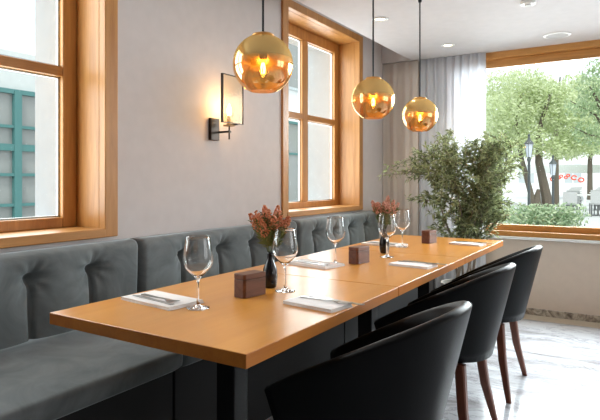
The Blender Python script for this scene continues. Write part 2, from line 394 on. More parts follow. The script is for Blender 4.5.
def seat_mod(u0, u1):
    u0 += .003; u1 -= .003; bm = bmesh.new(); n = int((u1-u0)/.03)
    prof = []
    for k in range(7):
        t = k/6*PI/2; prof.append((SF+.028-.028*math.cos(t) if 0 else SF+.028*(1-math.sin(PI/2-t)) , SEAT_Z-.028+.028*math.sin(t)))
    prof = [(SF+.02, SEAT_Z-.078), (SF+.004, SEAT_Z-.066), (SF, SEAT_Z-.05)] + [(SF+.026*(1-math.cos(k/5*PI/2)), SEAT_Z-.026+.026*math.sin(k/5*PI/2)) for k in range(6)]
    prof += [(SF+.06+k*.05, SEAT_Z) for k in range(11)] + [(VW-.01, SEAT_Z), (VW-.01, SEAT_Z-.078)]
    rings = []
    for i in range(n+1):
        u = u0+(u1-u0)*i/n; e = min(i, n-i); s = (.010 if e == 0 else .002 if e == 1 else 0)
        rings.append([bm.verts.new((u, y + (s if k < 10 else 0), z - (s if 6 < k < len(prof)-1 else 0) + (.004*noise.noise(Vector((u*4, y*5, 3))) if 8 < k < 18 else 0))) for k, (y, z) in enumerate(prof)])
    for a, b in zip(rings, rings[1:]):
        m_ = len(prof)
        for k in range(m_): bm.faces.new((a[k], a[(k+1) % m_], b[(k+1) % m_], b[k]))
    bm.faces.new(rings[0]); bm.faces.new(rings[-1][::-1])
    obj('seat', bm, M['velvet'], bq, smooth=True)
for a, b in ((-1.05, .096), (.096, 1.536), (1.536, 2.976), (2.976, 4.72)): seat_mod(a, b)
for a, b in ((-1.05, .096), (.096, 1.536), (1.536, 2.976), (2.976, 4.72)):
    obj('plinth', B((a+.006, b-.006, SF+.06, VW-.01, 0, SEAT_Z-.08)), M['plinth'], bq, bevel=.003)

# ------------------------------------------------------------------ tables
TV0, TV1, TZ = .786, 1.55, .75
def table(u0, u1, label, pu):
    cx = (u0+u1)/2; t = thing('dining_table', label, 'table', (cx, 1.168, 0), 0, 'square oak tables pushed together in a row')
    h = (u1-u0)/2-.002
    obj('tabletop', B((-h, h, TV0-1.168, TV1-1.168, TZ-.036, TZ)), [M['table'], M['table_edge_shaded']], t, bevel=.002)
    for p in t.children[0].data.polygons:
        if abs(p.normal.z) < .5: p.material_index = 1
    obj('pedestal', B((pu-cx-.038, pu-cx+.038, -.038, .038, .014, TZ-.0365)), M['black_metal'], t, bevel=.004)
    obj('base_plate', B((pu-cx-.22, pu-cx+.22, -.22, .22, 0, .0135)), M['black_metal'], t, bevel=.004)
    obj('support_bracket', B((pu-cx-.26, pu-cx+.26, .04, .06, TZ-.0515, TZ-.0365), (pu-cx-.26, pu-cx+.26, -.06, -.04, TZ-.0515, TZ-.0365)), M['black_metal'], t)
table(1.018, 1.976, 'nearest of the three orange oak dining tables, its front end facing the viewer', 1.44)
table(1.976, 2.912, 'middle oak dining table between the nearest and farthest table', 2.52)
table(2.912, 3.862, 'farthest oak dining table, its end towards the potted plant', 3.39)

# ------------------------------------------------------------------ chairs
def chair_shell():
    Wd, D, F, zb = .285, .33, .28, .395
    plan = []
    n = 13
    for i in range(7): plan.append((-Wd+.0*i, F*(1-i/7)))
    for i in range(n*2+1):
        a = PI*i/(2*n); s = abs(math.sin(a)); c = math.cos(a)
        e = 2/2.3
        plan.append((-Wd*math.copysign(abs(c)**e, c), -D*s**e))
    for i in range(1, 8): plan.append((Wd, F*i/7))
    bm = bmesh.new(); rings = []
    for x, y in plan:
        rz = .80 - .44*(y+D)
        nx, ny = x/Wd, (y/D if y < 0 else 0); l = math.hypot(nx, ny) or 1; nx /= l; ny /= l
        ring = []
        th = .042
        zb2 = zb + .0*y
        H = rz-zb2
        prof = [(0, 0)] + [(0, k/9) for k in range(1, 10)]
        for off, h in prof:
            z = zb2+(H-.018)*h; s = .70+.30*((z-zb)/(.8-zb)) if z > zb else .70
            ring.append((x*s, y*s, z))
        s = .70+.30*((rz-zb)/(.8-zb))
        for k in range(1, 6):
            a = PI*k/6; o_ = th/2*(1-math.cos(a))
            ring.append((x*s-nx*o_, y*s-ny*o_, rz-.018+.018*math.sin(a)))
        for k in range(8, -1, -1):
            z = .47+(rz-.018-.47)*k/8; s = .70+.30*((z-zb)/(.8-zb))
            ring.append((x*s-nx*th, y*s-ny*th, z))
        rings.append([bm.verts.new(p) for p in ring])
    for a, b in zip(rings, rings[1:]):
        for k in range(len(a)-1): bm.faces.new((a[k], a[k+1], b[k+1], b[k]))
        bm.faces.new((a[-1], a[0], b[0], b[-1]))
    bm.faces.new(rings[0]); bm.faces.new(rings[-1][::-1])
    return bm
def piping():
    return None
def make_chair(label):
    t = thing('dining_chair', label, 'chair', (0, 0, 0), 0, 'black leather tub chairs along the open side of the tables')
    sh = obj('backrest', chair_shell(), M['leather'], t, smooth=True)
    bm = bmesh.new(); pts = []
    for i in range(40):
        a = 2*PI*i/40; c, s = math.cos(a), math.sin(a)
        pts.append((.178*math.copysign(abs(c)**.7, c), -.002+.198*math.copysign(abs(s)**.75, s)))
    prism(bm, pts, .412, .50); obj('seat', bm, M['leather'], t, smooth=False, bevel=.025, seg=4)
    bm = bmesh.new(); prism(bm, [(p[0]*.93, p[1]*.93) for p in pts], .384, .411); obj('seat_frame', bm, M['black_metal'], t)
    for sx in (-1, 1):
        for sy, yb in ((-1, -.20), (1, .22)):
            bm = bmesh.new()
            pts2 = [Vector((sx*.160, .140*sy-.0, .386)), Vector((sx*.190, .160*sy, .20)), Vector((sx*.235, yb, 0.0))]
            rs = [.021, .019, .0125]; rings = []
            for p_, r_ in zip(pts2, rs): rings.append([bm.verts.new((p_.x+r_*dx, p_.y+r_*dy, p_.z)) for dx, dy in ((-1, -.7), (-.7, -1), (.7, -1), (1, -.7), (1, .7), (.7, 1), (-.7, 1), (-1, .7))])
            for a, b in zip(rings, rings[1:]):
                for k in range(8): bm.faces.new((a[k], a[(k+1) % 8], b[(k+1) % 8], b[k]))
            bm.faces.new(rings[0]); bm.faces.new(rings[-1][::-1])
            obj('leg', bm, M['legwood'], t)
    return t
ch = make_chair('nearest black leather tub chair, cut off by the bottom of the view')
spots = [(1.57, .742, 0, None), (2.455, .78, 0, 'middle black leather tub chair between two others, with brown wooden legs'),
         (3.22, .78, 0, 'farthest black leather tub chair, its brown legs standing on the marble near the wall')]
for i, (u, v, rz, lab) in enumerate(spots):
    c = ch if i == 0 else copy_tree(ch)
    c.location = (u, v, 0); c.rotation_euler = (0, 0, rz)
    if lab: c['label'] = lab

# ------------------------------------------------------------------ table settings
def make_glass():
    O = [(.0400, .128), (.0465, .142), (.0486, .153), (.0475, .168), (.0450, .186), (.0422, .204), (.0396, .219), (.0382, .2290)]
    P = [(0, 0), (.036, 0), (.0375, .0012), (.030, .0030), (.014, .0055), (.0058, .011), (.0040, .022), (.0033, .05), (.0033, .080), (.0045, .092), (.011, .0985), (.025, .1115)] + O
    P += [(.0381, .2293), (.0378, .2295), (.0375, .2293)] + [(r-.0009, z) for r, z in O[::-1]] + [(.0243, .1135), (.0105, .1010), (0, .0985)]
    bm = bmesh.new(); lathe(bm, P, 48, cap=False); return bm
wg = obj('wine_glass', make_glass(), M['glass'], smooth=True)
G = 'stemmed wine glasses on the dining tables'
for i, (u, v, lab) in enumerate([
    (1.308, 1.201, 'nearest clear wine glass, standing beside the first napkin on the bench side'),
    (1.679, 1.113, 'clear wine glass in front of the nearer flower vase'),
    (2.355, 1.265, 'clear wine glass on the middle table by the bench side napkin'),
    (2.707, 1.143, 'clear wine glass in front of the farther flower vase'),
    (3.163, 1.235, 'farthest clear wine glass, right of the farther flower vase')]):
    o = wg if i == 0 else wg.copy()
    if i: C.objects.link(o)
    o.location = (u, v, TZ+.0003); tag(o, lab, 'wine glass', G)

def napkin_mesh(L_, W_, seed):
    rnd = random.Random(seed); bm = bmesh.new()
    # three soft folded layers stacked, each a rounded slab with a folded long edge
    for k in range(3):
        z0 = .0002+k*.0036; dx = rnd.uniform(-.002, .002); dy = rnd.uniform(-.002, .002)+k*.0015
        hl, hw = L_/2-.001*k, W_/2-.001*k
        prof = []
        for q in range(7):
            a = -PI/2+PI*q/6; prof.append((-hw-.0023*math.cos(a)+.0023, z0+.0017+.0017*math.sin(a)))
        prof += [(-hw*.5, z0+.0036), (0, z0+.0035), (hw*.5, z0+.0036), (hw, z0+.0032), (hw, z0), (0, z0)]
        rings = []
        for i in range(13):
            x = -hl+2*hl*i/12
            rings.append([bm.verts.new((x+dx, y+dy+.0008*math.sin(x*40+k), z+ (.0006*math.sin(x*30+y*40+k) if 6 < j < 10 else 0))) for j, (y, z) in enumerate(prof)])
        for a, b in zip(rings, rings[1:]):
            for j in range(len(prof)): bm.faces.new((a[j], a[(j+1) % len(prof)], b[(j+1) % len(prof)], b[j]))
        bm.faces.new(rings[0]); bm.faces.new(rings[-1][::-1])
    return bm
def fork_mesh():
    bm = bmesh.new()
    # handle outline
    def strip(pts, th):
        top = [[bm.verts.new((x, s*w, z+th)) for s in (-1, 1)] for x, w, z in pts]; bot = [[bm.verts.new((x, s*w, z)) for s in (-1, 1)] for x, w, z in pts]
        for i in range(len(pts)-1):
            bm.faces.new((top[i][0], top[i+1][0], top[i+1][1], top[i][1])); bm.faces.new((bot[i][1], bot[i+1][1], bot[i+1][0], bot[i][0]))
            for s in (0, 1): bm.faces.new((top[i][s], bot[i][s], bot[i+1][s], top[i+1][s]))
        bm.faces.new((top[0][0], top[0][1], bot[0][1], bot[0][0])); bm.faces.new((top[-1][0], bot[-1][0], bot[-1][1], top[-1][1]))
    strip([(-.10, .006, 0), (-.095, .0095, 0), (-.06, .007, 0), (-.01, .0035, .001), (.03, .003, .003), (.045, .008, .002), (.055, .0115, 0), (.062, .0125, 0)], .002)
    for k in range(4):
        y = -.0105+.007*k; v = box(bm, .061, .10, y-.0018, y+.0018, .0, .0018)
        for q in v:
            if q.co.x > .09: q.co.z += .004
    return bm
def knife_mesh():
    bm = bmesh.new(); pts = [(-.11, -.007), (-.105, -.009), (-.03, -.0065), (0, -.006), (.02, -.010), (.075, -.010), (.10, -.004), (.112, .004), (.10, .007), (.0, .007), (-.03, .0065), (-.105, .009), (-.11, .007)]
    prism(bm, pts, 0, .0022); return bm
nap0, fork0, knife0 = None, None, None
settings = [  # centre u, v, long axis angle, label part, cutlery
    (1.318, 1.372, math.radians(84), 'nearest table, bench side', 1),
    (1.545, .897, math.radians(82), 'nearest table, chair side', 2),
    (2.275, 1.335, math.radians(80), 'middle table, bench side', 1),
    (2.495, .920, math.radians(84), 'middle table, chair side', 2),
    (3.205, 1.37, math.radians(82), 'farthest table, bench side, behind the vase', 1),
    (3.50, .93, math.radians(82), 'farthest table, chair side', 2)]
for i, (u, v, rz, where, cut) in enumerate(settings):
    if i == 0:
        n_ = obj('napkin', napkin_mesh(.24, .135, 1), M['napkin'], smooth=False)
        f_ = obj('fork', fork_mesh(), M['steel']); k_ = obj('table_knife', knife_mesh(), M['steel'], bevel=.0006)
        nap0, fork0, knife0 = n_, f_, k_
    else:
        n_, f_, k_ = nap0.copy(), fork0.copy(), knife0.copy()
        for q in (n_, f_, k_): C.objects.link(q)
    n_.location = (u, v, TZ); n_.rotation_euler = (0, 0, rz); k9 = .84 if cut == 2 else 1.08; n_.scale = (k9, k9, 1)
    z = TZ+.0118
    sd = 1 if cut == 2 else -.2
    R3 = Matrix.Rotation(rz, 3, 'Z')
    def put(o, lx, ly, dz, dr):
        p = R3 @ Vector((lx, ly, 0)); o.location = (u+p.x, v+p.y, z+dz); o.rotation_euler = (0, 0, rz+dr)
    if cut == 2: put(f_, -.01, -.030, 0, PI+.05); put(k_, -.035, -.052, .0, .02)
    else: put(f_, .0, .012, 0, PI-.06); put(k_, .0, .040, 0, -.04)
    tag(n_, 'folded white napkin on the ' + where, 'napkin', 'folded napkins at the place settings')
    tag(f_, 'steel fork on the napkin, ' + where, 'fork', 'forks at the place settings')
    tag(k_, 'steel knife beside the fork, ' + where, 'knife', 'knives at the place settings')

def make_box(label, loc, rz):
    t = thing('wooden_box', label, 'box', loc, rz, 'small walnut boxes down the middle of the tables')
    pts = [(-.053, -.022), (-.045, -.029), (.053, -.029), (.053, .022), (.046, .029), (-.046, .029), (-.053, .022)]
    bm = bmesh.new(); prism(bm, pts, 0, .062); obj('body', bm, M['walnut'], t, bevel=.0015)
    bm = bmesh.new(); prism(bm, pts, .0635, .082); obj('lid', bm, M['walnut'], t, bevel=.002)
    bm = bmesh.new(); prism(bm, [(p[0]*.95, p[1]*.92) for p in pts], .061, .065); obj('seam', bm, M['soil'], t)
    return t
b0 = make_box('nearest small walnut box, left of the nearer vase', (1.545, 1.175, TZ+.0005), math.radians(-8))
for u, v, lab in ((2.44, 1.18, 'small walnut box on the middle table beside the wine glass'), (3.46, 1.168, 'farthest small walnut box, on the table end near the plant')):
    c = copy_tree(b0); c.location = (u, v, TZ+.0005); c['label'] = lab

def make_vase():
    P = [(0, 0), (.020, 0), (.0235, .003), (.0265, .02), (.0285, .045), (.0265, .07), (.0175, .095), (.0120, .108), (.0110, .125), (.0130, .135), (.0115, .1355), (.0092, .125), (.0098, .108), (.0, .100)]
    bm = bmesh.new(); lathe(bm, P, 32, cap=False); return bm
v0 = obj('vase', make_vase(), M['vase'], smooth=True); v0.location = (1.705, 1.198, TZ+.0003)
tag(v0, 'black bottle vase with rust flowers, nearer of the two', 'vase', 'black bottle vases')
v1 = v0.copy(); C.objects.link(v1); v1.location = (2.848, 1.218, TZ+.0003); v1['label'] = 'black bottle vase with pinkish flowers, farther of the two'
def bouquet(loc, label, seed, matb):
    rnd = random.Random(seed); t = thing('flower_bouquet', label, 'flowers', loc, rnd.uniform(0, 6), 'rust coloured flower bouquets in the vases')
    st = bmesh.new(); fo = bmesh.new()
    for k in range(17):
        a = k*2.399; rr = .008+.066*math.sqrt((k+.5)/17)
        hh = .296 - .70*rr + rnd.uniform(-.018, .014)
        tip = Vector((rr*math.cos(a), rr*math.sin(a), hh)); base = Vector((.004*math.cos(a), .004*math.sin(a), .122))
        mid = base.lerp(tip, .5); mid.x *= .8; mid.y *= .8
        tube(st, [base, mid, tip], .0011, 5)
        d = (tip-mid).normalized(); pl = bmesh.new(); L_ = .062
        for q in range(58):
            s = rnd.random(); w = (.0145*(1-s)**.6+.002); an = rnd.uniform(0, 2*PI)
            s1 = d.orthogonal().normalized(); s2 = d.cross(s1)
            p = tip + d*(s*L_-L_*.55) + (s1*math.cos(an)+s2*math.sin(an))*w
            m4 = Matrix.Translation(p) @ Matrix.Rotation(rnd.uniform(0, 3), 4, Vector((rnd.random(), rnd.random(), rnd.random()+.1)).normalized()) @ Matrix.Diagonal((1, 1, 1.5, 1))
            bmesh.ops.create_icosphere(pl, subdivisions=1, radius=.0034, matrix=m4)
        obj('flower_plume', pl, matb, t)
        for q in range(60):
            s = rnd.uniform(.25, .95); p = base.lerp(tip, s); an = rnd.uniform(0, 6.28); dd = Vector((math.cos(an), math.sin(an), rnd.uniform(.2, 1.1))).normalized()
            ll = rnd.uniform(.02, .042); sd = dd.orthogonal().normalized()*.0030
            vs = [fo.verts.new(x) for x in (p, p+dd*ll*.5+sd, p+dd*ll, p+dd*ll*.5-sd)]; fo.faces.new(vs)
    obj('stems', st, M['stem'], t); obj('foliage', fo, M['dryleaf'], t)
    return t
bouquet((1.705, 1.198, TZ), 'rust orange plume flowers in the nearer black vase', 11, M['blossom'])
M['blossom2'] = leaf('pink_rust_blossom', (.60, .28, .18), (.92, .58, .46), .35)
bouquet((2.848, 1.218, TZ), 'pinkish rust plume flowers in the farther black vase', 23, M['blossom2'])

# ------------------------------------------------------------------ pendants
def make_pendant():
    t = thing('pendant_lamp', '', 'pendant lamp', (0, 0, 0), 0, 'gold glass globe pendants over the tables')
    R = .110; bm = bmesh.new(); prof = []
    a0, a1 = math.radians(21), math.radians(154)
    for k in range(41):
        a = a0+(a1-a0)*k/40; prof.append((R*math.sin(a), R*math.cos(a)))
    lathe(bm, prof, 64, cap=False); g = obj('globe_shade', bm, M['globe'], t, smooth=True)
    bm = bmesh.new(); lathe(bm, [(0, .1035), (.040, .1035), (.0405, .106), (.038, .110), (.012, .1125), (.010, .116), (0, .116)], 32, cap=False); obj('cap', bm, plain('satin_gold', (.62, .38, .15), .35, 1), t, smooth=True)
    bm = bmesh.new(); lathe(bm, [(.0042, .113), (.0042, 2.30-1.585)], 12); obj('rod', bm, M['black_metal'], t)
    bm = bmesh.new(); lathe(bm, [(.0043, 2.27-1.59), (.011, 2.275-1.59), (.012, 2.2995-1.59)], 16); obj('ceiling_canopy', bm, M['black_metal'], t)
    bm = bmesh.new(); lathe(bm, [(.014, .02), (.015, .03), (.015, .1), (.012, .1034)], 20); obj('lamp_socket', bm, M['bronze'], t)
    bm = bmesh.new(); lathe(bm, [(.009, .0195), (.011, .008), (.018, -.015), (.019, -.03), (.012, -.046), (0, -.052)], 20, cap=False); b = obj('bulb', bm, thin('bulb_glass', (1, .85, .6), .2), t, smooth=True)
    bm = bmesh.new()
    for k in range(5):
        a = 2*PI*k/5; tube(bm, [(.004*math.cos(a), .004*math.sin(a), .006), (.0085*math.cos(a), .0085*math.sin(a), -.012), (.006*math.cos(a+.6), .006*math.sin(a+.6), -.034)], .0016, 6)
    obj('filament', bm, M['filament'], b)
    l = bpy.data.lights.new('pendant_light', 'POINT'); l.energy = .8; l.color = (1, .62, .26); l.shadow_soft_size = .017
    lo = link('pendant_light', l, t); lo.location = (0, 0, -.02)
    return t
pn = make_pendant()
for i, (u, z, lab) in enumerate([(1.62, 1.583, 'gold glass globe pendant, largest and nearest of the three'), (2.59, 1.578, 'gold glass globe pendant hanging in the middle of the three'), (3.295, 1.565, 'gold glass globe pendant, farthest and smallest looking, near the curtain')]):
    c = pn if i == 0 else copy_tree(pn); c.location = (u, 1.17, z); c['label'] = lab
    for q in c.children:
        if q.name.startswith('ceiling_canopy'): q.location.z = 1.59-z

# ------------------------------------------------------------------ wall sconce
s = thing('wall_sconce', 'black framed wall sconce with candle bulb between the two windows', 'wall lamp', (2.46, VW, 1.45))
obj('backplate', B((-.03, .045, -.022, 0, -.055, .075)), M['bronze'], s, bevel=.003)
bm = B((.036, .058, -.10, -.02, -.010, .0)); tube(bm, [(.052, -.09, -.05), (.052, -.09, .03)], .0045, 8); obj('arm', bm, M['bronze'], s)
fz0, fz1, fx0, fx1, fv = .035, .312, -.094, .096, -.155
obj('frame', B((fx0, fx0+.007, fv-.008, fv+.006, fz0, fz1), (fx1-.005, fx1, fv-.008, fv, fz0, fz1), (fx0+.007, fx1-.005, fv-.008, fv, fz1-.005, fz1), (fx0+.007, fx1-.005, fv-.008, fv, fz0, fz0+.005), (.048, .056, fv, -.09, fz0-.004, fz0+.004)), M['bronze'], s)
obj('glass_panel', B((fx0+.007, fx1-.005, fv-.006, fv-.003, fz0+.005, fz1-.005)), M['candleglass'], s)
bm = bmesh.new(); lathe(bm, [(.034, .034), (.034, .15)], 32, cx=.052, cy=-.09, cap=False); obj('glass_cylinder', bm, M['candleglass'], s, smooth=True)
bm = bmesh.new(); lathe(bm, [(.036, .028), (.036, .034), (.012, .036), (.012, .09)], 20, cx=.052, cy=-.09); obj('candle_holder', bm, plain('cream_candle', (.75, .62, .42), .5), s)
bm = bmesh.new(); lathe(bm, [(.009, .0905), (.013, .105), (.014, .12), (.009, .143), (.001, .16)], 16, cx=.052, cy=-.09); obj('bulb', bm, M['candle_glow'], s, smooth=True)
l = bpy.data.lights.new('sconce_light', 'POINT'); l.energy = 3.0; l.color = (1, .55, .22); l.shadow_soft_size = .02
lo = link('sconce_light', l, s); lo.location = (.052, -.09, .145)

# ------------------------------------------------------------------ ceiling fittings
def downlight(u, v, lab):
    t = thing('downlight', lab, 'downlight', (u, v, 2.30), 0, 'recessed round downlights')
    bm = bmesh.new(); lathe(bm, [(.056, -.0005), (.058, -.004), (.042, -.008), (.036, -.001)], 32, cap=False); obj('trim_ring', bm, M['white_sill'], t, smooth=True)
    bm = bmesh.new(); lathe(bm, [(.0, -.0012), (.0355, -.0012)], 24, cap=False); obj('lens', bm, M['spot_glow'], t)
    l = bpy.data.lights.new('downlight_lamp', 'SPOT'); l.energy = 14; l.color = (1, .84, .62); l.spot_size = 1.7; l.spot_blend = .6; l.shadow_soft_size = .03
    lo = link('downlight_lamp', l, t); lo.location = (0, 0, -.012)
downlight(3.574, 1.562, 'small round downlight in the ceiling above the rear left window')
downlight(4.566, 1.376, 'small round downlight in the ceiling just before the sheer curtain')
t = thing('smoke_detector', 'round white smoke detector on the ceiling, nearer fitting by the top edge', 'smoke detector', (3.734, .609, 2.30))
bm = bmesh.new(); lathe(bm, [(.048, -.0005), (.048, -.012), (.040, -.018)], 32, cap=True); obj('housing', bm, M['white_sill'], t)
bm = bmesh.new(); lathe(bm, [(.022, -.0185), (.020, -.026)], 24); obj('sensor_cap', bm, M['render'], t)
t = thing('ceiling_speaker', 'flat round grille in the ceiling close to the head of the large window', 'ceiling speaker', (4.705, .554, 2.30))
bm = bmesh.new(); lathe(bm, [(.100, -.0005), (.098, -.006), (.084, -.008)], 40, cap=True); obj('rim', bm, M['white_sill'], t)
bm = bmesh.new(); lathe(bm, [(.082, -.0085), (.06, -.0105), (.0, -.012)], 40, cap=False); obj('grille', bm, plain('grey_grille', (.42, .40, .39), .7), t)

# ------------------------------------------------------------------ potted plant
pt = thing('potted_plant', 'tall leafy green plant in a stone pot by the sheer curtain', 'plant', (4.28, 1.16, 0))
bm = bmesh.new(); lathe(bm, [(0, 0), (.13, 0), (.14, .01), (.175, .30), (.18, .36), (.165, .36), (.16, .32), (0, .32)], 36, cap=False); obj('pot', bm, M['pot'], pt, smooth=False)
bm = bmesh.new(); lathe(bm, [(0, .322), (.158, .322), (.155, .335), (0, .338)], 24, cap=False); obj('soil', bm, M['soil'], pt)
rnd = random.Random(42); lf = bmesh.new(); sv, cvv = math.sin(YAW), math.cos(YAW)
def add_leaf(bm, p, d, L_, w, droop=.25):
    d = d.normalized(); side = d.cross(Vector((0, 0, 1)))
    if side.length < .1: side = Vector((1, 0, 0))
    side = side.normalized(); roll = rnd.uniform(-.9, .9); side = (side*math.cos(roll)+d.cross(side)*math.sin(roll))
    m_ = p+d*L_*.45; e = p+d*L_+Vector((0, 0, -droop*L_))
    v = [bm.verts.new(q) for q in (p, m_+side*w, e, m_-side*w)]; bm.faces.new(v)
def branch(bmb, p0, p1, sag=0, r0=.004, r1=.0012):
    mid = p0.lerp(p1, .5)+Vector((rnd.uniform(-.03, .03), rnd.uniform(-.03, .03), sag)); tube(bmb, [p0, mid, p1], [r0, (r0+r1)/2, r1], 6)
    return mid
right = Vector((sv, -cvv, 0)); fwd = Vector((cvv, sv, 0))
def twig(bmb, a, b, n, sag=.0):
    mid = branch(bmb, a, b, sag, .003, .001)
    for k in range(n):
        s = (k+rnd.random())/n
        p = (a.lerp(mid, s*2) if s < .5 else mid.lerp(b, s*2-1))
        ax = (b-a).normalized(); dd = ax*rnd.uniform(.2, .9)+Vector((rnd.gauss(0, .6), rnd.gauss(0, .6), rnd.gauss(.05, .5)))
        add_leaf(lf, p, dd, rnd.uniform(.035, .06), rnd.uniform(.005, .008))
bmb = []
canes = []
for k in range(9):
    cb = bmesh.new(); a = k*2.4; base = Vector((.07*math.cos(a), .07*math.sin(a), .33))
    off = right*rnd.uniform(-.26, .26)+fwd*rnd.uniform(-.18, .18); top = Vector((off.x, off.y, rnd.uniform(1.0, 1.25)))
    mid = base.lerp(top, .55); mid.x *= .75; mid.y *= .75
    tube(cb, [base, mid, top], [.010, .007, .003], 7); canes.append((base, mid, top))
    for j in range(22):
        s = .38+.62*(j+rnd.random())/15; p = base.lerp(mid, s*2) if s < .5 else mid.lerp(top, s*2-1)
        an = rnd.uniform(0, 2*PI); spread = .30*(1-.45*abs(s-.7)/.3*.5)
        q = p+Vector((math.cos(an)*spread*rnd.uniform(.4, 1), math.sin(an)*spread*rnd.uniform(.4, .9)*.8, rnd.uniform(.0, .17)))
        twig(cb, p, q, 42)
    obj('cane', cb, M['bark'], pt)
eb = bmesh.new()
for k in range(190):
    while True:
        a_, b_, c_ = rnd.uniform(-1, 1), rnd.uniform(-1, 1), rnd.uniform(-1, 1)
        if a_*a_+b_*b_+c_*c_ < 1: break
    if k < 135: p = Vector((0, 0, 1.22+.25*c_))+right*(.02+.34*a_)+fwd*.24*b_
    else: p = Vector((0, 0, .86+.17*c_))+right*(.08+.20*a_)+fwd*.18*b_
    dv = Vector((p.x*.5, p.y*.5, rnd.uniform(.02, .22))).normalized()*rnd.uniform(.09, .16)
    twig(eb, p, p+dv, 20)
# long branch reaching to the left, low pale one to the right
for tgt, z0, z1, n in ((-.60, 1.16, 1.27, 34), (-.52, 1.10, 1.23, 34), (-.44, 1.05, 1.33, 34), (.30, .95, .88, 30), (.36, .98, .98, 34), (-.42, 1.0, 1.0, 26), (.03, 1.2, 1.40, 24), (.13, 1.2, 1.39, 24), (-.2, 1.15, 1.36, 24), (.24, 1.2, 1.36, 24), (-.33, 1.1, 1.32, 24)):
    a = Vector((0, 0, z0))+right*tgt*.15; b = Vector((0, 0, z1))+right*tgt+fwd*rnd.uniform(-.05, .05)
    m_ = a.lerp(b, .5)+Vector((0, 0, .04)); twig(eb, a, b, n, .04)
    for q in range(6):
        s = rnd.uniform(.4, 1); p = a.lerp(b, s); twig(eb, p, p+Vector((rnd.gauss(0, .07), rnd.gauss(0, .07), rnd.uniform(-.05, .08)))+right*(.06 if tgt > 0 else -.06), 9)
obj('branches', eb, M['bark'], pt)
o = obj('leaves', lf, M['leaf_in'], pt); o['kind'] = 'stuff'

# ------------------------------------------------------------------ outside
struct('ground', B((-30, 90, -60, 60, -.4, -.11)), M['pave'])
def foliage(bm, c, r, n, size, rnd, flat=.8):
    for k in range(n):
        d = Vector((rnd.gauss(0, 1), rnd.gauss(0, 1), rnd.gauss(0, 1))).normalized()*r*(rnd.random()**.45)
        p = c+Vector((d.x, d.y, d.z*flat)); a = Vector((rnd.gauss(0, 1), rnd.gauss(0, 1), rnd.gauss(0, 1))).normalized(); b = a.orthogonal().normalized(); s = size*rnd.uniform(.6, 1.3)
        v = [bm.verts.new(q) for q in (p-a*s, p+b*s*.42, p+a*s, p-b*s*.42)]; bm.faces.new(v)
def tree(label, px, depth, trunks, blobs, leafmat, n, size, seed, name='tree'):
    rnd = random.Random(seed); x, y = at(px, depth); t = thing(name, label, 'tree', (x, y, -.11))
    def P(dx, z, df=0): return Vector((dx*sv+df*cvv, -dx*cvv+df*sv, z))
    for pts, rs in trunks:
        bm = bmesh.new(); tube(bm, [P(*q) for q in pts], rs, 9); obj('trunk', bm, M['outbark'], t)
    bm = bmesh.new(); tot = sum(b[2]**2 for b in blobs)
    for dx, z, r, df in blobs: foliage(bm, P(dx, z, df), r, int(n*r*r/tot), size, rnd)
    o = obj('foliage', bm, leafmat, t); o['kind'] = 'stuff'
    return t
# main tree with two leaning trunks
tree('tall pale green tree with two leaning trunks behind the hedge', 536, 19,
     [([(-.05, 0), (-.18, .8), (-.5, 2.0), (-.7, 3.2, 0), (-.4, 4.4, .2)], [.12, .10, .08, .06, .03]),
      ([(.45, 0), (.36, .7), (.1, 1.9), (.1, 3.0), (.5, 4.3)], [.20, .17, .13, .09, .04]),
      ([(.0, 0), (.02, .5), (.08, .95)], [.22, .16, .05])],
     [(-1.1, 3.5, 1.1, 0), (.1, 3.7, 1.2, .5), (1.2, 3.4, 1.1, 0), (-.4, 2.6, .7, -.3), (1.1, 2.5, .65, 0), (-1.2, 2.5, .6, .3), (1.9, 2.6, .7, .2), (-.2, 4.5, .9, .2), (.9, 4.2, .8, .6), (.4, 2.35, .5, -.4)],
     M['leaf_hazed'], 15000, .07, 1)
tree('pale misty tree behind the two-trunk tree on the left of the big window', 498, 24, [([(0, 0), (.1, 2), (0, 4)], [.16, .12, .06])],
     [(0, 4.0, 1.5, 0), (-.9, 2.8, 1.1, 0), (.8, 2.9, 1.1, 0), (.3, 5.3, 1.1, 0), (-.3, 1.8, .9, 0), (-1.3, 4.6, 1.1, 0), (1.3, 4.8, 1.0, 0)], M['leaf_hazed'], 9000, .09, 2)
tree('slender green tree with open branches at the right edge of the big window', 596, 9.5,
     [([(.5, 0), (.45, 1.4), (.2, 2.3), (-.1, 2.9)], [.09, .075, .05, .015]), ([(.42, 1.7), (0, 2.4), (-.45, 2.65)], [.03, .02, .006]), ([(.3, 2.0), (-.1, 2.05), (-.42, 2.2)], [.025, .015, .005])],
     [(.1, 2.6, .42, 0), (-.3, 2.55, .26, 0), (.3, 2.0, .42, 0), (-.05, 2.95, .36, 0), (-.12, 2.1, .3, 0), (.5, 2.7, .5, 0), (.15, 3.25, .3, 0)], M['leaf_mid'], 3000, .042, 3)
tree('distant pale green tree beyond the cafe terrace', 590, 35, [([(0, 0), (0, 2.5), (.2, 4)], [.18, .14, .06])],
     [(0, 4.2, 1.7, 0), (-1.5, 3.5, 1.2, 0), (1.5, 3.6, 1.3, 0), (.2, 5.6, 1.1, 0), (1.9, 4.6, 1.2, 0), (0, 6.6, 1.6, 0), (-2.4, 4.9, 1.2, 0)], M['leaf_hazed'], 6000, .17, 4)
tree('bare pale tree with thin twigs above the others', 556, 26, [([(0, 0), (0, 4), (.2, 6.2)], [.15, .1, .03]), ([(.05, 4.2), (-.8, 5.4), (-1.3, 6.5)], [.06, .04, .015]), ([(.1, 4.6), (.8, 5.6), (1.5, 6.2)], [.05, .035, .012])],
     [(-.6, 5.6, .8, 0), (.8, 5.7, .8, 0), (.1, 5.0, .9, 0)], M['leaf_hazed'], 1100, .12, 5)
